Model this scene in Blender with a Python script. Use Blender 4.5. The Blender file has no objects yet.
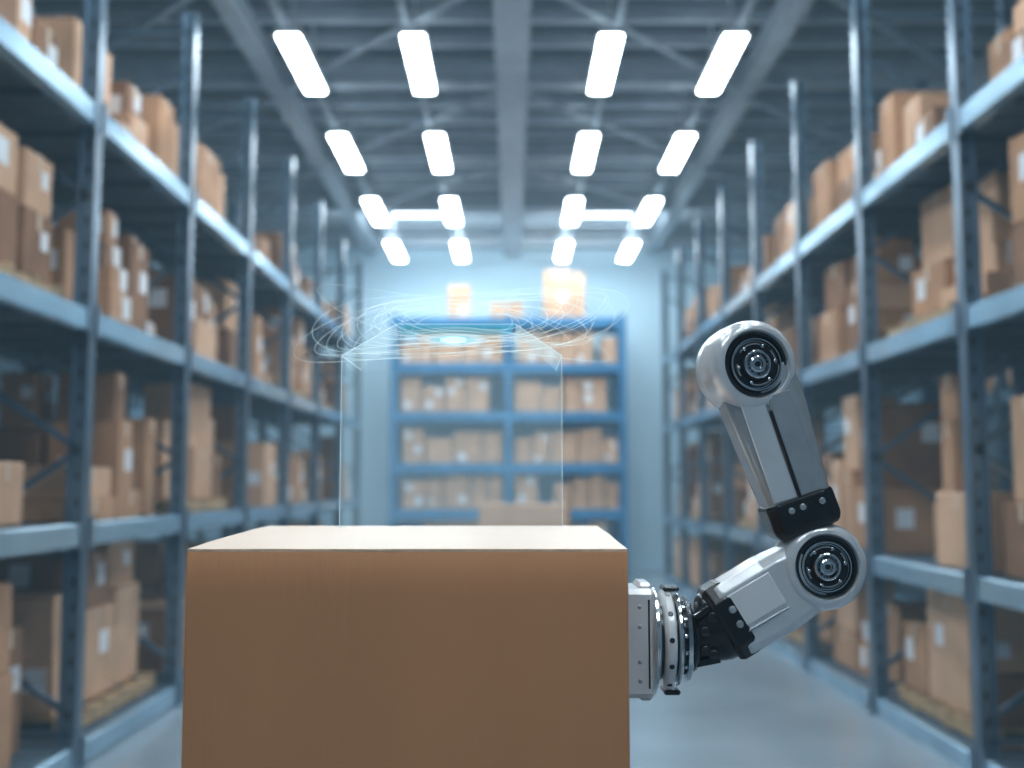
import bpy, math, random
from mathutils import Vector, Matrix
random.seed(23)
S = bpy.context.scene
COL = S.collection

# ------------------------------------------------------------------ materials
def new_mat(name):
    m = bpy.data.materials.new(name); m.use_nodes = True
    nt = m.node_tree; b = nt.nodes['Principled BSDF']
    return m, nt, b

def mat(name, col, rough=0.5, metal=0.0, var=0.0, scale=4.0, bump=0.0, bscale=80.0, spec=0.5, stretch=(1,1,1)):
    m, nt, b = new_mat(name)
    b.inputs['Roughness'].default_value = rough
    b.inputs['Metallic'].default_value = metal
    b.inputs['Specular IOR Level'].default_value = spec
    tc = nt.nodes.new('ShaderNodeTexCoord')
    mp = nt.nodes.new('ShaderNodeMapping'); mp.inputs['Scale'].default_value = stretch
    nt.links.new(tc.outputs['Object'], mp.inputs['Vector'])
    n = nt.nodes.new('ShaderNodeTexNoise'); n.inputs['Scale'].default_value = scale; n.inputs['Detail'].default_value = 4
    nt.links.new(mp.outputs['Vector'], n.inputs['Vector'])
    r = nt.nodes.new('ShaderNodeValToRGB')
    lo = [max(0, c*(1-var)) for c in col]; hi = [min(1, c*(1+var)) for c in col]
    r.color_ramp.elements[0].position = 0.3; r.color_ramp.elements[1].position = 0.7
    r.color_ramp.elements[0].color = (*lo, 1); r.color_ramp.elements[1].color = (*hi, 1)
    nt.links.new(n.outputs['Fac'], r.inputs['Fac'])
    nt.links.new(r.outputs['Color'], b.inputs['Base Color'])
    if bump > 0:
        n2 = nt.nodes.new('ShaderNodeTexNoise'); n2.inputs['Scale'].default_value = bscale; n2.inputs['Detail'].default_value = 3
        nt.links.new(mp.outputs['Vector'], n2.inputs['Vector'])
        bp = nt.nodes.new('ShaderNodeBump'); bp.inputs['Strength'].default_value = bump; bp.inputs['Distance'].default_value = 0.01
        nt.links.new(n2.outputs['Fac'], bp.inputs['Height'])
        nt.links.new(bp.outputs['Normal'], b.inputs['Normal'])
    return m

def emis(name, col, strength):
    m, nt, b = new_mat(name)
    b.inputs['Base Color'].default_value = (*col, 1)
    b.inputs['Emission Color'].default_value = (*col, 1)
    b.inputs['Emission Strength'].default_value = strength
    return m

def holo(name, col, strength, alpha):
    m = bpy.data.materials.new(name); m.use_nodes = True
    nt = m.node_tree; nt.nodes.clear()
    o = nt.nodes.new('ShaderNodeOutputMaterial'); mx = nt.nodes.new('ShaderNodeMixShader')
    t = nt.nodes.new('ShaderNodeBsdfTransparent'); e = nt.nodes.new('ShaderNodeEmission')
    e.inputs['Color'].default_value = (*col, 1); e.inputs['Strength'].default_value = strength
    mx.inputs['Fac'].default_value = alpha
    nt.links.new(t.outputs[0], mx.inputs[1]); nt.links.new(e.outputs[0], mx.inputs[2])
    nt.links.new(mx.outputs[0], o.inputs[0])
    return m

M_CARD = [mat('cardboard_a', (0.50, 0.28, 0.16), 0.85, var=0.2, scale=3),
          mat('cardboard_b', (0.66, 0.41, 0.26), 0.85, var=0.15, scale=3),
          mat('cardboard_c', (0.29, 0.155, 0.09), 0.85, var=0.2, scale=3)]
M_TAPE = mat('packing_tape', (0.66, 0.50, 0.36), 0.35, var=0.05)
M_LABEL = mat('paper_label', (0.85, 0.87, 0.9), 0.6, var=0.05)
M_WOOD = mat('pallet_wood', (0.48, 0.33, 0.19), 0.8, var=0.25, scale=10)
M_POST = mat('rack_post_steel', (0.11, 0.18, 0.25), 0.30, 0.5, var=0.2, scale=3)
M_BEAM = mat('rack_beam_steel', (0.38, 0.60, 0.76), 0.22, 0.6, var=0.15, scale=2)
M_BBLUE = mat('blue_painted_steel', (0.04, 0.21, 0.42), 0.45, 0.1, var=0.1, scale=2)
M_DECK = mat('deck_steel', (0.10, 0.15, 0.20), 0.6, 0.3, var=0.15)
M_DARK = mat('dark_hole', (0.02, 0.025, 0.03), 0.7)
M_FLOOR = mat('polished_concrete', (0.28, 0.34, 0.39), 0.17, var=0.15, scale=0.8, bump=0.03, bscale=20)
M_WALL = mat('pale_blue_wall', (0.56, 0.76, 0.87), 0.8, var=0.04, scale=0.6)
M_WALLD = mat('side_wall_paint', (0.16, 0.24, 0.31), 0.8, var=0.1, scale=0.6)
M_CEIL = mat('ceiling_deck', (0.08, 0.10, 0.125), 0.7, var=0.12, scale=1.5)
M_PURL = mat('ceiling_steel', (0.44, 0.51, 0.57), 0.4, 0.25, var=0.1)
M_LAMP = emis('lamp_diffuser', (0.84, 0.94, 1.0), 32.0)
M_UP = emis('added_uplight', (0.75, 0.9, 1.0), 2.6)  # glowing strip added on the lamp tops to brighten the ceiling
M_STRIP = emis('strip_diffuser', (0.8, 0.93, 1.0), 5.0)
M_HOUS = mat('lamp_housing', (0.55, 0.6, 0.65), 0.5, 0.2)
M_WIN = emis('frosted_window_glass', (0.45, 0.68, 0.85), 0.9)

# ------------------------------------------------------------------ mesh builder
class MB:
    def __init__(s): s.v = []; s.f = []; s.m = []; s.mats = []
    def mi(s, m):
        if m not in s.mats: s.mats.append(m)
        return s.mats.index(m)
    def add(s, vs, fs, m):
        o = len(s.v); k = s.mi(m); s.v += [tuple(v) for v in vs]
        for f in fs: s.f.append([i+o for i in f]); s.m.append(k)
    def box(s, c, d, m, yaw=0.0, b=0.0, rot=None):
        R = rot if rot is not None else Matrix.Rotation(yaw, 3, 'Z')
        c = Vector(c); h = [x/2 for x in d]
        if b <= 0:
            vs = [c + R @ Vector((sx*h[0], sy*h[1], sz*h[2])) for sx in (-1, 1) for sy in (-1, 1) for sz in (-1, 1)]
            s.add(vs, [(0,1,3,2),(4,6,7,5),(0,4,5,1),(2,3,7,6),(0,2,6,4),(1,5,7,3)], m); return
        vs = []; idx = {}
        for sx in (-1, 1):
            for sy in (-1, 1):
                for sz in (-1, 1):
                    for ax in range(3):
                        sg = (sx, sy, sz); p = [0, 0, 0]
                        for k in range(3): p[k] = sg[k]*(h[k] if k == ax else h[k]-b)
                        idx[(sx, sy, sz, ax)] = len(vs); vs.append(c + R @ Vector(p))
        fs = []
        for ax in range(3):
            o1, o2 = [k for k in range(3) if k != ax]
            for sg in (-1, 1):
                q = []
                for a, bb in ((-1, -1), (1, -1), (1, 1), (-1, 1)):
                    t = [0, 0, 0]; t[ax] = sg; t[o1] = a; t[o2] = bb
                    q.append(idx[(*t, ax)])
                fl = (sg > 0) != (ax == 1)
                fs.append(q if fl else q[::-1])
        for ax in range(3):       # edges parallel to ax
            o1, o2 = [k for k in range(3) if k != ax]
            for a in (-1, 1):
                for bb in (-1, 1):
                    t0 = [0, 0, 0]; t0[o1] = a; t0[o2] = bb; t1 = list(t0); t0[ax] = -1; t1[ax] = 1
                    fs.append([idx[(*t0, o1)], idx[(*t1, o1)], idx[(*t1, o2)], idx[(*t0, o2)]])
        for sx in (-1, 1):
            for sy in (-1, 1):
                for sz in (-1, 1):
                    fs.append([idx[(sx, sy, sz, k)] for k in range(3)])
        s.add(vs, fs, m)
    def strut(s, p, q, w, m, w2=None):
        p = Vector(p); q = Vector(q); d = q-p; L = d.length
        R = d.to_track_quat('Z', 'Y').to_matrix()
        s.box((p+q)/2, (w, w2 or w, L), m, rot=R)
    def lathe(s, origin, axis, prof, m, n=48, cap=True):
        axis = Vector(axis).normalized(); up = Vector((0, 0, 1)) if abs(axis.z) < 0.9 else Vector((1, 0, 0))
        a = axis.cross(up).normalized(); b2 = axis.cross(a); o = Vector(origin)
        vs = []; fs = []
        for t, r in prof:
            for i in range(n):
                th = 2*math.pi*i/n
                vs.append(o + axis*t + (a*math.cos(th) + b2*math.sin(th))*max(r, 1e-5))
        for j in range(len(prof)-1):
            for i in range(n):
                k = (i+1) % n
                fs.append((j*n+i, j*n+k, (j+1)*n+k, (j+1)*n+i))
        if cap:
            fs.append(list(range(n))[::-1]); fs.append([(len(prof)-1)*n+i for i in range(n)])
        s.add(vs, fs, m)
    def loft(s, rings, m):
        n = len(rings[0]); vs = [p for r in rings for p in r]; fs = []
        for j in range(len(rings)-1):
            for i in range(n):
                k = (i+1) % n
                fs.append((j*n+i, j*n+k, (j+1)*n+k, (j+1)*n+i))
        fs.append(list(range(n))[::-1]); fs.append([(len(rings)-1)*n+i for i in range(n)])
        s.add(vs, fs, m)
    def obj(s, name, smooth=None, parent=None, loc=(0, 0, 0)):
        me = bpy.data.meshes.new(name); me.from_pydata(s.v, [], s.f)
        for m in s.mats: me.materials.append(m)
        me.polygons.foreach_set('material_index', s.m); me.update()
        import bmesh
        bm = bmesh.new(); bm.from_mesh(me); bmesh.ops.recalc_face_normals(bm, faces=bm.faces); bm.to_mesh(me); bm.free()
        if smooth is not None:
            me.shade_smooth(); me.set_sharp_from_angle(angle=math.radians(smooth))
        o = bpy.data.objects.new(name, me); COL.objects.link(o); o.location = loc
        if parent: o.parent = parent
        return o

def empty(name, loc=(0, 0, 0)):
    e = bpy.data.objects.new(name, None); e.empty_display_size = 0.1; COL.objects.link(e); e.location = loc
    return e

# ------------------------------------------------------------------ room shell
WY = 20.6; CZ = 6.35
def simple(name, c, d, m):
    b = MB(); b.box(c, d, m); return b.obj(name)
simple('floor', (0, 8.5, -0.1), (15.4, 25, 0.2), M_FLOOR)
simple('wall_back', (0, WY+0.1, 3.2), (15.4, 0.2, 6.6), M_WALL)
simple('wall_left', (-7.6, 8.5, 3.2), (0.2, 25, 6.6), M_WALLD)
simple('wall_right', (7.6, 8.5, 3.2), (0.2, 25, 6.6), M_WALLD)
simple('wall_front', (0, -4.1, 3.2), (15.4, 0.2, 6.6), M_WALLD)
b = MB(); b.box((0, 8.5, CZ+0.1), (15.4, 25, 0.2), M_CEIL)
b.obj('ceiling')
# roof structure
b = MB()
y = -3.6
while y < WY:
    b.box((0, y, CZ-0.06), (15, 0.10, 0.12), M_PURL); y += 0.62
y = -2.0
while y < WY:
    b.box((0, y, CZ-0.17), (15, 0.16, 0.22), M_PURL); y += 2.8
b.box((0, 8.4, CZ-0.26), (0.24, 24, 0.34), M_PURL)
b.box((0, 8.4, CZ-0.44), (0.34, 24, 0.04), M_PURL)
for sx in (-1, 1):
    b.box((sx*2.62, 8.4, CZ-0.22), (0.10, 24, 0.30), M_PURL)
    b.box((sx*2.62, 8.4, CZ-0.38), (0.20, 24, 0.04), M_PURL)
    b.box((sx*2.15, 8.4, CZ-0.42), (0.06, 24, 0.06), M_PURL)
    b.box((sx*1.0, 8.4, CZ-0.42), (0.05, 24, 0.05), M_PURL)
    b.box((sx*5.2, 8.4, CZ-0.22), (0.14, 24, 0.30), M_PURL)
    y = -2.0
    while y < WY-3:
        b.strut((sx*2.62, y, CZ-0.4), (sx*5.2, y+2.8, CZ-0.25), 0.07, M_PURL)
        b.strut((sx*0.1, y, CZ-0.35), (sx*2.62, y+2.8, CZ-0.35), 0.04, M_PURL)
        y += 2.8
b.obj('roof_truss')
# pendant lamps
def lamp(x, y, first=[0]):
    b = MB(); z = 5.66
    b.box((x, y, z+0.035), (0.235, 1.50, 0.07), M_HOUS, b=0.01)
    b.box((x, y, z-0.008), (0.195, 1.44, 0.02), M_LAMP)
    b.box((x, y, z+0.078), (0.18, 1.2, 0.01), M_UP)
    for dy in (-0.5, 0.5):
        b.strut((x, y+dy, z+0.08), (x, y+dy, CZ-0.02), 0.02, M_HOUS)
    b.obj('ceiling_lamp')
for yy in (-1.05, 1.8, 4.65, 7.5, 10.35, 13.2, 16.1, 18.9):
    for x in (-2.03, -0.9, 0.9, 2.03): lamp(x, yy)
b = MB()
for x0 in (-1.45, 1.45):
    b.box((x0, 17.5, 5.96), (0.95, 0.06, 0.05), M_STRIP); b.box((x0, 17.5, 6.01), (1.05, 0.12, 0.06), M_HOUS)
    b.strut((x0, 17.5, 6.03), (x0, 17.5, CZ-0.1), 0.03, M_HOUS)
b.box((0, 17.5, 5.99), (1.95, 0.08, 0.05), M_HOUS)
b.obj('strip_light')
for i, (sx, yy) in enumerate([(1, 7.5), (1, 11.0), (1, 14.5), (-1, 8.5), (-1, 13.0)]):
    b = MB(); X = sx*7.48
    b.box((X, yy, 2.7), (0.02, 2.4, 1.6), M_WIN)
    for k in range(5): b.box((X-sx*0.02, yy-1.2+k*0.6, 2.7), (0.05, 0.06, 1.7), M_POST)
    for zz in (1.88, 2.7, 3.52): b.box((X-sx*0.02, yy, zz), (0.05, 2.5, 0.06), M_POST)
    b.obj('window_%d' % (i+1))

# ------------------------------------------------------------------ racks
DEP = 1.1; PT = 5.25
def build_rack(name, sx, xf, y0, bay, n, levels, mp=M_POST, mb=M_BEAM, top=PT):
    b = MB(); xb = xf + sx*DEP
    for i in range(n+1):
        y = y0 + i*bay
        for x in (xf, xb):
            b.box((x, y, top/2), (0.09, 0.035, top), mp)
            for e in (-1, 1): b.box((x+e*0.045, y-0.0, top/2), (0.012, 0.10, top), mp)
            b.box((x, y, 0.01), (0.16, 0.16, 0.02), mp)
            z = 0.3
            while z < top-0.1:
                b.box((x, y-0.0195, z), (0.018, 0.006, 0.05), M_DARK); z += 0.15
        z = 0.3; k = 0
        while z < top-0.6:
            a, c = (xf, xb) if k % 2 == 0 else (xb, xf)
            b.strut((a, y, z), (c, y, z+0.75), 0.035, mp); z += 0.75; k += 1
        b.strut((xf, y, 0.2), (xb, y, 0.2), 0.035, mp); b.strut((xf, y, top-0.15), (xb, y, top-0.15), 0.035, mp)
    for L in levels:
        for i in range(n):
            y = y0 + (i+0.5)*bay
            for x, s in ((xf, sx), (xb, -sx)):
                b.box((x-s*0.03, y, L-0.065), (0.045, bay-0.06, 0.13), mb, b=0.006)
                b.box((x+s*0.01, y, L-0.095), (0.04, bay-0.06, 0.07), mb)
                for e in (-1, 1): b.box((x-s*0.056, y+e*(bay/2-0.06), L-0.06), (0.012, 0.06, 0.2), mp)
            b.box(((xf+xb)/2, y, L-0.015), (DEP-0.04, bay-0.04, 0.02), M_DECK)
            for k in range(3):
                b.box(((xf+xb)/2, y+(k-1)*bay*0.3, L-0.05), (DEP-0.06, 0.04, 0.05), M_DECK)
    return b.obj(name)

def carton(b, c, d, yaw=0.0, m=None, face=-1, tape=True, label=None):
    """c = centre of the base"""
    m = m or random.choice(M_CARD)
    cx, cy, cz = c; w, l, h = d
    R = Matrix.Rotation(yaw, 3, 'Z'); C = Vector((cx, cy, cz+h/2))
    b.box(C, (w, l, h), m, rot=R, b=0.008)
    if tape:
        b.box(C + R @ Vector((0, 0, h/2)), (w*0.98, 0.05, 0.004), M_TAPE, rot=R)
        for e in (-1, 1):
            b.box(C + R @ Vector((e*w/2, 0, h/2-0.05)), (0.004, 0.05, 0.10), M_TAPE, rot=R)
        b.box(C + R @ Vector((0, 0, h/2)), (0.006, l*0.98, 0.003), M_DARK, rot=R)
        b.box(C + R @ Vector((0, -l/2, h/2-0.012)), (w*0.96, 0.003, 0.004), M_DARK, rot=R)
    if label is None: label = random.random() < 0.42
    if label:
        lw = min(0.13, w*0.32); q = random.uniform(-0.25, 0.2)
        b.box(C + R @ Vector((w*random.choice([-0.2, 0.22]), -l/2, h*q)), (lw, 0.004, lw*1.1), M_LABEL, rot=R)
        b.box(C + R @ Vector((face*w/2, l*0.2, h*0.1)), (0.004, lw, lw*1.1), M_LABEL, rot=R)

def pallet(b, c, w, l):
    x, y, z = c
    for k in range(3):
        b.box((x+(k-1)*(w/2-0.05), y, z+0.05), (0.08, l, 0.08), M_WOOD)
    for k in range(6):
        b.box((x, y-l/2+0.05+k*(l-0.1)/5, z+0.1), (w, 0.08, 0.02), M_WOOD)
        if k % 2 == 0: b.box((x, y-l/2+0.05+k*(l-0.1)/5, z+0.0075), (w, 0.08, 0.015), M_WOOD)

def fill_bay(sx, xf, ya, yb, z, maxh, dens=0.85, face=None, pal=0.25):
    b = MB(); face = -sx; y = ya+0.11; top = yb-0.09
    zb = z+0.002
    if random.random() < pal:
        pallet(b, (xf+sx*0.53, (ya+yb)/2, zb), 0.92, yb-ya-0.3); zb += 0.112
        y = ya+0.17; top = yb-0.17
    while y < top-0.24:
        l = min(random.uniform(0.26, 0.74), top-y)
        if random.random() < dens:
            x = xf + sx*random.uniform(0.06, 0.20)
            while abs(x-xf) < 0.72:
                w = random.uniform(0.28, 0.66)
                if abs(x-xf)+w > DEP-0.09: break
                hh = maxh*random.choice([0.4, 0.6, 0.75, 0.9, 1.0]); zz = zb; ww, ll = w, l-0.03
                sm = random.random() < 0.3
                while zz < zb+hh-0.12:
                    h = min(random.uniform(0.12, 0.26) if sm else random.uniform(0.28, 0.72), maxh-(zz-zb))
                    if h < 0.11: break
                    carton(b, (x+sx*w/2, y+l/2, zz), (ww, ll, h), random.uniform(-0.04, 0.04) if zz <= zb else random.uniform(-0.10, 0.10), face=face)
                    zz += h+0.001; ww *= random.uniform(0.72, 0.97); ll *= random.uniform(0.72, 0.97)
                x += sx*(w+0.04)
        y += l
    if b.v: b.obj('cardboard_box_stack')

LL = [0.14, 1.38, 2.62, 3.84]; LR = [0.12, 1.10, 2.60, 3.74]
aL, y0L, bL, nL = -2.5, 6.37-1.9*2, 1.9, 8
aR, y0R, bR, nR = 2.6, 6.18-1.76*2, 1.76, 9
rl = build_rack('pallet_rack', -1, aL, y0L, bL, nL, LL)
rr = build_rack('pallet_rack', 1, aR, y0R, bR, nR, LR)
for src, dx in ((rl, -2.6), (rr, 2.7)):
    o = bpy.data.objects.new('pallet_rack', src.data); o.location = (dx, 0.4, 0); COL.objects.link(o)
for (sx, xf, y0, bay, n, lv) in ((-1, aL, y0L, bL, nL, LL), (1, aR, y0R, bR, nR, LR)):
    for i in range(n):
        for k, L in enumerate(lv):
            nxt = lv[k+1] if k < 3 else L+1.0
            mh = (nxt-L)-0.28
            if k == 3: mh = 0.62
            fill_bay(sx, xf, y0+i*bay, y0+(i+1)*bay, L, mh, dens=0.95 if k < 3 else 0.85)
for (sx, xf, y0, bay, n, lv) in ((-1, aL-2.6, y0L+0.4, bL, nL, LL), (1, aR+2.7, y0R+0.4, bR, nR, LR)):
    for i in range(1, 6):
        for k, L in enumerate(lv[:3]):
            if random.random() < 0.5: fill_bay(sx, xf, y0+i*bay, y0+(i+1)*bay, L, 0.7, dens=0.7)

# blue shelving unit at the back
b = MB(); SY = 19.2; SX0, SX1 = -2.08, 1.95; SD = 0.9
SLV = [0.45, 1.18, 1.98, 2.88, 3.74, 4.55]
for x in (SX0, (SX0+SX1)/2, SX1):
    for y in (SY, SY+SD):
        b.box((x, y, 2.3), (0.11, 0.07, 4.6), M_BBLUE); b.box((x, y, 0.01), (0.18, 0.14, 0.02), M_BBLUE)
    for k in range(5):
        b.strut((x, SY, 0.3+k*0.8), (x, SY+SD, 0.9+k*0.8), 0.035, M_BBLUE)
for L in SLV:
    for y in (SY, SY+SD): b.box(((SX0+SX1)/2, y, L-0.09), (SX1-SX0, 0.05, 0.17), M_BBLUE, b=0.008)
    b.box(((SX0+SX1)/2, SY+SD/2, L-0.015), (SX1-SX0, SD-0.05, 0.03), M_BBLUE)
b.obj('storage_shelf')
for k, L in enumerate(SLV):
    b = MB()
    runs = ((SX0+0.08, -0.16), (0.02, SX1-0.08)) if k < 5 else ((-1.15, -0.45), (-0.4, 0.2), (0.55, 1.4))
    for ri, (xa, xb_) in enumerate(runs):
        x = xa+(random.uniform(0, 0.1) if k < 5 else 0)
        while x < xb_-0.2:
            w = random.uniform(0.26, 0.5); w = min(w, xb_-x)
            z = L+0.002; mh = random.choice([0.45, 0.55, 0.6]) if k < 5 else (0.62, 0.35, 0.85)[ri]
            while z < L+mh-0.12:
                h = random.uniform(0.2, 0.40); h = min(h, L+mh-z)
                carton(b, (x+w/2, SY+0.32, z), (w-0.03, 0.45, h), random.uniform(-0.03, 0.03), m=M_CARD[1]); z += h+0.001
            x += w + (random.uniform(0.1, 0.3) if random.random() < 0.12 else 0)
    if b.v: b.obj('cardboard_box_stack')
b = MB(); pallet(b, (0.13, 12.0, 0.0), 1.2, 1.0)
carton(b, (0.13, 12.0, 0.113), (1.0, 0.8, 0.64), 0, M_CARD[0]); carton(b, (0.13, 12.0, 0.754), (0.96, 0.8, 0.64), 0, M_CARD[1])
b.obj('palletized_carton_stack')

# ------------------------------------------------------------------ hero carton
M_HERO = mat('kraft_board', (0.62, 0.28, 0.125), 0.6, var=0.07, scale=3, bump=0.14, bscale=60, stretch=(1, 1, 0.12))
M_HTOP = mat('kraft_board_lit_top', (0.90, 0.70, 0.55), 0.42, var=0.04, scale=4, bump=0.03, bscale=70)  # same board, paler: the light falling on the top is put into its colour
M_EDGE = mat('board_cut_edge', (0.80, 0.54, 0.36), 0.9, var=0.12, scale=60)
BX0, BX1, BY0, BY1, BZ0, BZ1 = -0.440, 0.157, 1.50, 2.0, 0.95, 1.508
hero = empty('cardboard_box', ((BX0+BX1)/2, (BY0+BY1)/2, BZ0))
b = MB()
W = BX1-BX0; D = BY1-BY0; H = BZ1-BZ0
r = 0.004
def ring(z, inset=0.0, bulge=0.0):
    pts = []
    for (cx, cy, a0) in ((W/2-r, D/2-r, 0), (-W/2+r, D/2-r, 90), (-W/2+r, -D/2+r, 180), (W/2-r, -D/2+r, 270)):
        for k in range(5):
            a = math.radians(a0+k*22.5); pts.append(Vector((cx+(r-inset)*math.cos(a), cy+(r-inset)*math.sin(a), z)))
    return pts
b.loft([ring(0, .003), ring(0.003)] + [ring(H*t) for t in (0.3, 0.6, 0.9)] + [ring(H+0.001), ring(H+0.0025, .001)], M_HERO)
b.obj('carton_body', smooth=40, parent=hero)
def slab(name, corners, th, m, me):
    b = MB(); n = 10
    (a, bb, c, d) = [Vector(q) for q in corners]
    up = Vector((0, 0, th))
    def P(u, v): return a*(1-u)*(1-v) + bb*u*(1-v) + c*u*v + d*(1-u)*v + Vector((0, 0, v*(1-v)*0.003*math.sin(3*u+2*v)))
    vs = []
    for j in range(n+1):
        for i in range(n+1): vs.append(P(i/n, j/n)+up)
    fs = [(j*(n+1)+i, j*(n+1)+i+1, (j+1)*(n+1)+i+1, (j+1)*(n+1)+i) for j in range(n) for i in range(n)]
    b.add(vs, fs, m)
    vb = [v-up for v in vs]; b.add(vb, [f[::-1] for f in fs], m)
    loop = [(i, 0) for i in range(n+1)] + [(n, j) for j in range(1, n+1)] + [(i, n) for i in range(n-1, -1, -1)] + [(0, j) for j in range(n-1, 0, -1)]
    vv = []
    for (i, j) in loop: vv += [vs[j*(n+1)+i], vb[j*(n+1)+i]]
    L = len(loop); b.add(vv, [(2*k, 2*k+1, (2*((k+1) % L))+1, 2*((k+1) % L)) for k in range(L)], me)
    b.obj(name, parent=hero)
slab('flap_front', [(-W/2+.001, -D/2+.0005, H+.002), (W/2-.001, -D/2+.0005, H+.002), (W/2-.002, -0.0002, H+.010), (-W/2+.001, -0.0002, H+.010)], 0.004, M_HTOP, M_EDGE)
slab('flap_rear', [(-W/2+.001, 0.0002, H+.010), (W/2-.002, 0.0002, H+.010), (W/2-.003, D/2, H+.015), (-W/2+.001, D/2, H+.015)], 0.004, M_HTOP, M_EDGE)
b = MB(); TX, TY = (BX0+BX1)/2, 1.8
b.box((TX, TY, BZ0-0.021), (1.3, 0.9, 0.04), M_DECK, b=0.004)
for ex in (-1, 1):
    for ey in (-1, 1):
        b.box((TX+ex*0.58, TY+ey*0.38, (BZ0-0.04)/2), (0.05, 0.05, BZ0-0.04), M_POST)
        b.box((TX+ex*0.58, TY+ey*0.38, 0.006), (0.10, 0.10, 0.012), M_POST)
for ey in (-1, 1): b.box((TX, TY+ey*0.38, 0.3), (1.16, 0.04, 0.04), M_POST)
for ex in (-1, 1): b.box((TX+ex*0.58, TY, 0.3), (0.04, 0.76, 0.04), M_POST)
b.obj('packing_table')

# ------------------------------------------------------------------ robot arm
M_RW = mat('robot_shell_white', (0.74, 0.76, 0.78), 0.2, 0.35, var=0.03, scale=20)
M_RG = mat('robot_cast_grey', (0.48, 0.50, 0.52), 0.26, 0.55, var=0.08, scale=25)
M_RB = mat('robot_black_rubber', (0.012, 0.014, 0.018), 0.2, 0.2)
M_RM = mat('robot_machined_metal', (0.76, 0.78, 0.80), 0.16, 1.0, var=0.1, scale=30)
M_RD = mat('robot_dark_metal', (0.05, 0.055, 0.06), 0.25, 0.8)
M_RP = mat('robot_panel_white', (0.84, 0.85, 0.86), 0.18, 0.1)
s = 1.68/1100
arm = empty('robot_arm', (0.4765, 1.70, 1.479))
def A(px, py, dy=0.0): return Vector(((px-823)*s, dy*s, (565-py)*s))
AX = lambda tx=0.0, tz=0.0: Vector((tx, -1, tz)).normalized()
def sc(prof, k=1.0): return [(t*s*k, r_*s*k) for t, r_ in prof]
def joint(name, px, py, R, ax):
    k = R/47.0; o = A(px, py)
    b = MB()
    b.lathe(o, ax, sc([(-34, 30), (-34, 38), (-31, 43), (-24, 46), (-10, 47), (-9, 46.2), (-7, 46.2), (-6, 47), (16, 47), (21, 46), (25, 44), (28, 41), (30, 37.5), (30, 35.5), (28, 34.5), (22, 34), (22, 5)], k), M_RW, 72)
    b.obj(name+'_housing', smooth=35, parent=arm)
    b = MB()
    b.lathe(o, ax, sc([(20, 33.6), (26, 33.2), (27, 32), (27, 30.5), (23, 29.5), (23, 10)], k), M_RD, 64)
    b.lathe(o, ax, sc([(22, 28), (27, 27.6), (28, 26.8), (28, 25.6), (25, 24.6), (25, 8)], k), M_RM, 64)
    b.lathe(o, ax, sc([(24, 24), (27, 23.6), (27.5, 22), (26, 17), (28, 16), (28, 5)], k), M_RB, 64)
    b.lathe(o, ax, sc([(26, 15), (30, 14.6), (31, 13.6), (31, 12), (28, 11), (28, 3)], k), M_RM, 48)
    b.lathe(o, ax, sc([(27, 9), (31, 8.6), (32, 7.2), (32, 5), (30, 4.4), (30, 1)], k), M_RM, 32)
    b.lathe(o, ax, sc([(29, 3), (31.5, 2.8), (32, 1)], k), M_RD, 24)
    u = ax.cross(Vector((0, 0, 1))).normalized(); v = ax.cross(u)
    for i in range(6):
        th = i*math.pi/3+0.2; c = o + (u*math.cos(th)+v*math.sin(th))*20.0*s*k
        b.lathe(c, ax, sc([(25, 1.7), (28.5, 1.7), (29, 1.1)], k), M_RM, 12)
    for th0, th1 in ((0.3, 1.3), (2.2, 2.9), (3.5, 4.7), (5.3, 5.9)):
        n = 10
        for q in range(n):
            a0 = th0+(th1-th0)*q/n; a1 = th0+(th1-th0)*(q+1)/n
            P = []
            for tt in (25.0, 27.4):
                for (aa, rr_) in ((a0, 20.5), (a1, 20.5), (a1, 22.5), (a0, 22.5)):
                    P.append(o + ax*tt*s*k + (u*math.cos(aa+1)+v*math.sin(aa+1))*rr_*s*k)
            b.add(P, [(0,1,2,3), (4,5,6,7), (0,1,5,4), (1,2,6,5), (2,3,7,6), (3,0,4,7)], M_RG)
    b.obj(name+'_bearing', smooth=35, parent=arm)
joint('shoulder', 749, 367, 46, AX(0.20, 0.03))
joint('elbow', 818, 566, 43, AX(0.05, 0.02))

def oct_ring(px, py, dx, dy, hw, hd, ch, dc=0.0):
    L = math.hypot(dx, dy); ax = (dx/L, dy/L); pr = (ax[1], -ax[0])
    pts = []
    cx, cd = hw*ch, hd*ch
    for (a, d) in ((hw, -hd+cd), (hw-cx, -hd), (-hw+cx, -hd), (-hw, -hd+cd), (-hw, hd-cd), (-hw+cx, hd), (hw-cx, hd), (hw, hd-cd)):
        pts.append(A(px+pr[0]*a, py+pr[1]*a, d+dc))
    return pts
def link(name, p0, p1, stations, m, ch=0.35, smooth=None):
    dx, dy = p1[0]-p0[0], p1[1]-p0[1]
    b = MB(); b.loft([oct_ring(p0[0]+dx*t, p0[1]+dy*t, dx, dy, hw, hd, ch) for t, hw, hd in stations], m)
    o = b.obj(name, smooth=smooth, parent=arm)
    md = o.modifiers.new('bevel', 'BEVEL'); md.width = 0.003; md.segments = 3; md.limit_method = 'ANGLE'; md.angle_limit = math.radians(20)
    return o
p0, p1 = (754, 372), (797, 506)
link('upper_arm', p0, p1, [(0.0, 37, 20), (0.18, 40, 22), (0.3, 39, 24), (0.96, 32, 26), (1.0, 31, 25)], M_RG, ch=0.2)
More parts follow.
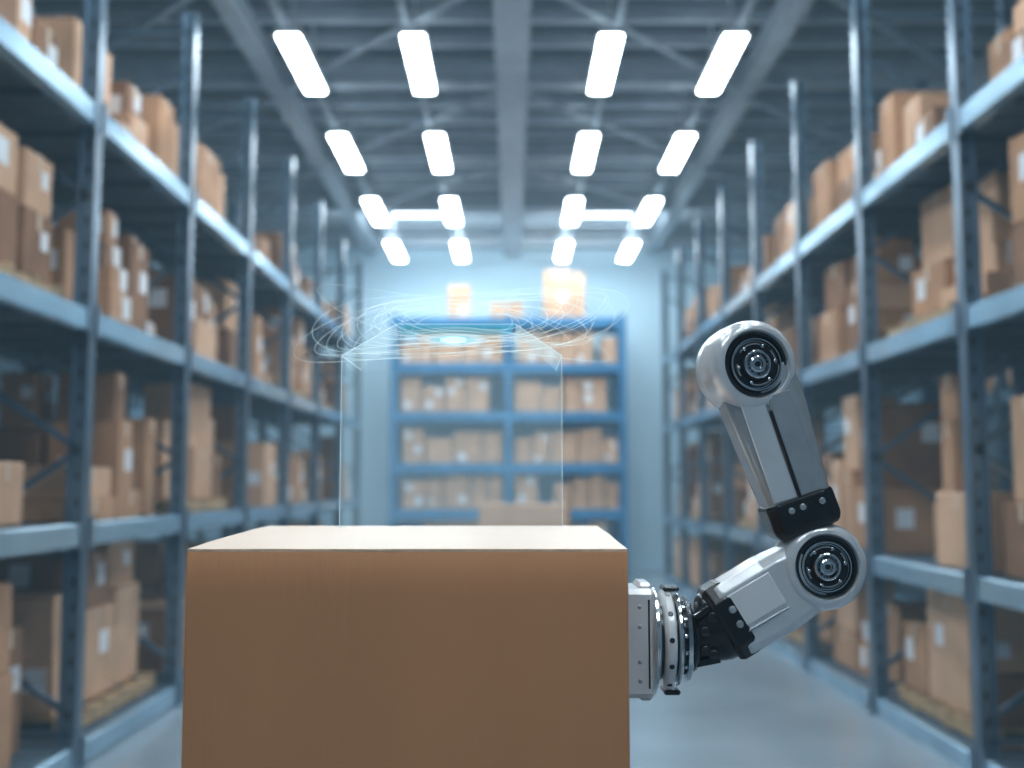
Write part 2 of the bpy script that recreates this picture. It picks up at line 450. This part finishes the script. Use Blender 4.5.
def strip(name, p0, p1, t0, t1, off, hw, dd, m):
    dx, dy = p1[0]-p0[0], p1[1]-p0[1]; L = math.hypot(dx, dy); pr = (dy/L, -dx/L)
    b = MB()
    a = A(p0[0]+dx*t0+pr[0]*off, p0[1]+dy*t0+pr[1]*off, dd); c = A(p0[0]+dx*t1+pr[0]*off, p0[1]+dy*t1+pr[1]*off, dd)
    d = c-a; R = Matrix((d.cross(Vector((0, 1, 0))).normalized(), Vector((0, 1, 0)), d.normalized())).transposed()
    b.box((a+c)/2, (2*hw*s, 3*s, d.length), m, rot=R, b=0.8*s)
    return b.obj(name, parent=arm)
strip('upper_arm_panel', p0, p1, 0.2, 0.93, 13, 11.5, -25.4, M_RG)
strip('upper_arm_panel_inner', p0, p1, 0.2, 0.93, -14.5, 12, -25.4, M_RW)
strip('upper_arm_groove', p0, p1, 0.30, 0.98, -0.2, 1.7, -26.3, M_RB)
link('upper_arm_collar', (794, 497), (806, 531), [(0.0, 33, 27), (0.08, 35, 29), (0.75, 35, 29), (0.9, 33, 27), (1.0, 30, 24)], M_RB, ch=0.3)
b = MB()
for (px, py) in ((785, 511), (796, 507), (815, 501)):
    b.lathe(A(px, py, -28.5), (0, -1, 0), sc([(0, 3.2), (1.4, 3.2), (2, 2.2)]), M_RG, 20)
b.obj('collar_bolts', smooth=35, parent=arm)
q0, q1 = (808, 572), (726, 619)
link('forearm', q0, q1, [(0.0, 34, 22), (0.3, 37, 26), (0.45, 38, 28), (0.95, 37, 28), (1.0, 36, 27)], M_RW, ch=0.25)
strip('forearm_groove', q0, q1, 0.42, 0.99, 14, 1.3, -28.2, M_RG)
strip('forearm_panel', q0, q1, 0.42, 0.97, -8, 17, -27.4, M_RP)
link('forearm_collar', (736, 613), (716, 625), [(0, 37, 28), (0.12, 39, 30), (0.8, 39, 30), (1.0, 36, 28)], M_RB, ch=0.42)
def rring(px, py, dx, dy, hw, hd, n=32):
    L = math.hypot(dx, dy); ax = (dx/L, dy/L); pr = (ax[1], -ax[0])
    return [A(px+pr[0]*hw*math.cos(2*math.pi*i/n), py+pr[1]*hw*math.cos(2*math.pi*i/n), hd*math.sin(2*math.pi*i/n)) for i in range(n)]
b = MB()
b.loft([rring(722, 622, -87, 50, 36, 28), rring(713, 626, -87, 45, 36, 29), rring(706, 629, -90, 38, 33, 28), rring(700, 632, -95, 28, 29, 27),
        rring(694, 635, -98, 14, 27, 27), rring(688, 637, -100, 4, 27, 27), rring(682, 638, -100, 0, 27, 27)], M_RB)
b.obj('wrist_housing', smooth=40, parent=arm)
b = MB()
for (px, py, rr_) in ((725, 606, 3.6), (732, 620, 3.6)):
    b.lathe(A(px, py, -29.5), (0, -1, 0), sc([(0, rr_), (1.6, rr_), (2.2, rr_*0.7)]), M_RG, 20)
for (px, py) in ((706, 614), (699, 628), (699, 646), (707, 650)):
    b.lathe(A(px, py, -24), (0, -1, 0), sc([(0, 5), (4, 5), (5, 3.5)]), M_RD, 20)
b.strut(A(712, 600, -22), A(690, 614, -24), 5*s, M_RD); b.strut(A(714, 655, -20), A(692, 660, -16), 6*s, M_RD)
b.obj('wrist_details', smooth=35, parent=arm)
b = MB(); L_ = Vector((-1, 0, 0))
def lz(x0, prof, m): b.lathe(A(x0, 638), L_, sc(prof), m, 64)
lz(694, [(0, 26), (1, 30), (4, 32), (6, 30), (6, 20)], M_RD)
lz(688, [(0, 30), (1, 38), (3, 41), (7, 42), (8, 39), (8, 20)], M_RM)
lz(680, [(0, 35), (4, 35), (4, 20)], M_RD)
lz(677, [(0, 36), (1, 44), (2, 45), (4, 45), (5, 42), (5, 20)], M_RM)
lz(673, [(0, 37), (3, 37), (3, 20)], M_RD)
lz(670, [(0, 39), (1, 46), (3, 49), (9, 49.5), (11, 47), (12, 42), (12, 20)], M_RP)
lz(658, [(0, 39), (4, 39), (4, 20)], M_RD)
lz(655, [(0, 40), (1, 47), (2.5, 50), (5, 50), (6, 47), (6, 30)], M_RM)
b.obj('wrist_flange', smooth=35, parent=arm)
b = MB()
for i in range(12):
    th = 2*math.pi*i/12+0.1
    b.lathe(A(663.5, 638+49*math.sin(th), 49*math.cos(th)), (0, math.cos(th), -math.sin(th)), sc([(-1, 2.6), (0.8, 2.6), (1, 1.8)]), M_RD, 12)
for i in range(14):
    th = 2*math.pi*i/14+0.2
    b.lathe(A(682, 638+math.sin(th)*36, math.cos(th)*36), (1, 0, 0), sc([(-4, 2.2), (4, 2.2)]), M_RM, 12)
for (px, py) in ((668, 588), (668, 688)):
    b.box(A(px, py), (16*s, 30*s, 5*s), M_RD, b=1.5*s)
b.obj('flange_bolts', parent=arm)
b = MB()
xl = (0.157-0.4765)/s + 823
w0 = 650-xl
b.box(A(xl+w0/2+0.4, 638), (w0*s, 74*s, 104*s), M_RP, b=5*s)
b.box(A(xl+3.5, 638), (6*s, 84*s, 118*s), M_RP, b=2*s)
b.box(A(641, 590), (14*s, 50*s, 18*s), M_RW, b=3*s)
b.box(A(641, 686), (14*s, 50*s, 16*s), M_RW, b=3*s)
b.obj('gripper_plate', parent=arm)
b = MB()
for py in (603, 622, 655, 673): b.lathe(A(634, py, -36), (0, -1, 0), sc([(0, 2.0), (1.6, 2.0), (2, 1.3)]), M_RG, 16)
b.box(A(643, 638, -36.6), (1.6*s, 2*s, 84*s), M_RD)
b.obj('gripper_screws', parent=arm)

# ------------------------------------------------------------------ hologram above the carton
hol = empty('hologram_projection', (-0.092, 1.78, 1.535))
H1 = holo('hologram_face', (0.5, 0.80, 0.97), 1.0, 0.06)
H2 = holo('hologram_edge', (0.7, 0.93, 1.0), 1.2, 0.45)
H3 = holo('hologram_core', (0.30, 0.92, 1.0), 6.0, 0.95)
H4 = holo('hologram_flap', (0.6, 0.88, 1.0), 1.1, 0.20)
H5 = holo('hologram_halo', (0.12, 0.70, 0.92), 1.0, 0.30)
H6 = holo('hologram_arc', (0.75, 0.95, 1.0), 1.2, 0.42)
b = MB(); hx, hy, hh = 0.168, 0.11, 0.262
ix0, ix1 = -0.09, 0.098; top = 0.318
vs = [(-hx, -hy, 0), (hx, -hy, 0), (hx, -hy, hh), (-hx, -hy, hh), (-hx, hy, 0), (hx, hy, 0), (hx, hy, hh), (-hx, hy, hh)]
b.add(vs, [(0, 1, 2, 3), (4, 5, 6, 7), (0, 4, 7, 3), (1, 5, 6, 2)], H1); b.obj('projected_walls', parent=hol)
b = MB()
t = [(ix0, -0.06, top), (ix1, -0.06, top), (ix1, 0.06, top), (ix0, 0.06, top)]
b.add([(-hx, -hy, hh), t[0], t[3], (-hx, hy, hh)], [(0, 1, 2, 3)], H4)
b.add([(hx, -hy, hh), t[1], t[2], (hx, hy, hh)], [(0, 1, 2, 3)], H4)
b.add([(-hx, -hy, hh), (ix0, -0.06, top), (ix0+0.005, -0.06, hh)], [(0, 1, 2)], H4)
b.add([(hx, -hy, hh), (ix1, -0.06, top), (ix1-0.005, -0.06, hh)], [(0, 1, 2)], H4)
b.add([(ix0, -0.06, top), (ix1, -0.06, top), (ix1-.01, -0.055, top-0.016), (ix0+.01, -0.055, top-0.016)], [(0, 1, 2, 3)], H5)
b.obj('projected_flaps', parent=hol)
b = MB(); e = 0.0007
for i, j in ((0, 3), (1, 2), (3, 7), (2, 6)):
    b.strut(vs[i], vs[j], e, H2)
b.strut(t[0], t[1], e, H2)
for p, q in ((vs[3], t[0]), (vs[2], t[1])): b.strut(p, q, e, H2)
b.obj('projected_edges', parent=hol)
b = MB(); cz = top-0.026
b.lathe((0.0, -0.065, cz), (0, 0, 1), [(-0.004, 0.010), (-0.0015, 0.020), (0.0015, 0.020), (0.004, 0.010)], H3, 32)
for R_ in (0.028, 0.036, 0.046, 0.058):
    b.lathe((0.0, -0.065, cz), (0, 0, 1), [(-0.14*R_, R_*0.4), (-0.08*R_, R_*0.8), (0, R_), (0.08*R_, R_*0.8), (0.14*R_, R_*0.4)], H5 if R_ < 0.04 else H4, 48)
b.obj('projected_core', parent=hol)
def wire(name, pts, rad):
    cu = bpy.data.curves.new(name, 'CURVE'); cu.dimensions = '3D'; cu.bevel_depth = rad; cu.bevel_resolution = 1
    for P_ in pts:
        sp = cu.splines.new('POLY'); sp.points.add(len(P_)-1)
        for k, p in enumerate(P_): sp.points[k].co = (*p, 1)
    cu.materials.append(H6)
    o = bpy.data.objects.new(name, cu); COL.objects.link(o); o.parent = hol
arcs = []
for k in range(22):
    cx = random.uniform(-0.02, 0.06); rx = 0.09+0.0078*k; rz = 0.025+0.0035*k; ph = random.uniform(-0.8, 0.8)
    arcs.append([(cx+rx*math.cos(a), 0.45*rx*math.sin(a), top+0.012+rz*math.sin(a+ph)*0.8+0.006*math.sin(3*a+2*ph)) for a in [2*math.pi*i/80 for i in range(81)]])
wire('projected_light_arcs', arcs, 0.00030)

# ------------------------------------------------------------------ lights
def area(name, loc, size, power, rot, col=(0.85, 0.94, 1.0)):
    l = bpy.data.lights.new(name, 'AREA'); l.shape = 'RECTANGLE'; l.size = size[0]; l.size_y = size[1]; l.energy = power; l.color = col
    o = bpy.data.objects.new(name, l); o.location = loc; o.rotation_euler = rot; COL.objects.link(o)
area('wall_wash_light', (0, 18.0, 6.1), (6, 0.4), 150, (math.radians(46), 0, 0), (0.78, 0.92, 1.0))
w = bpy.data.worlds.new('World'); S.world = w; w.use_nodes = True
wn = w.node_tree
wn.nodes['Background'].inputs[0].default_value = (0.5, 0.65, 0.8, 1); wn.nodes['Background'].inputs[1].default_value = 0.3
# thin uniform glow and absorption filling the air, imitating haze
DN = 0.006
ab = wn.nodes.new('ShaderNodeVolumeAbsorption'); em = wn.nodes.new('ShaderNodeEmission'); ad = wn.nodes.new('ShaderNodeAddShader')
ab.inputs['Color'].default_value = (0, 0, 0, 1); ab.inputs['Density'].default_value = DN
em.inputs['Color'].default_value = (0.40, 0.70, 0.92, 1); em.inputs['Strength'].default_value = DN*0.85
wn.links.new(ab.outputs[0], ad.inputs[0]); wn.links.new(em.outputs[0], ad.inputs[1])
wn.links.new(ad.outputs[0], wn.nodes['World Output'].inputs['Volume'])

# ------------------------------------------------------------------ camera
cam = bpy.data.cameras.new('Camera'); co = bpy.data.objects.new('Camera', cam); COL.objects.link(co)
cam.sensor_width = 36; cam.lens = 36*1100/1024
co.location = (0, 0, 1.6); co.rotation_euler = (math.radians(90+5.25), 0, 0)
cam.clip_start = 0.05
cam.dof.use_dof = True; cam.dof.focus_distance = 1.6; cam.dof.aperture_fstop = 2.3
S.camera = co
S.view_settings.view_transform = 'Standard'
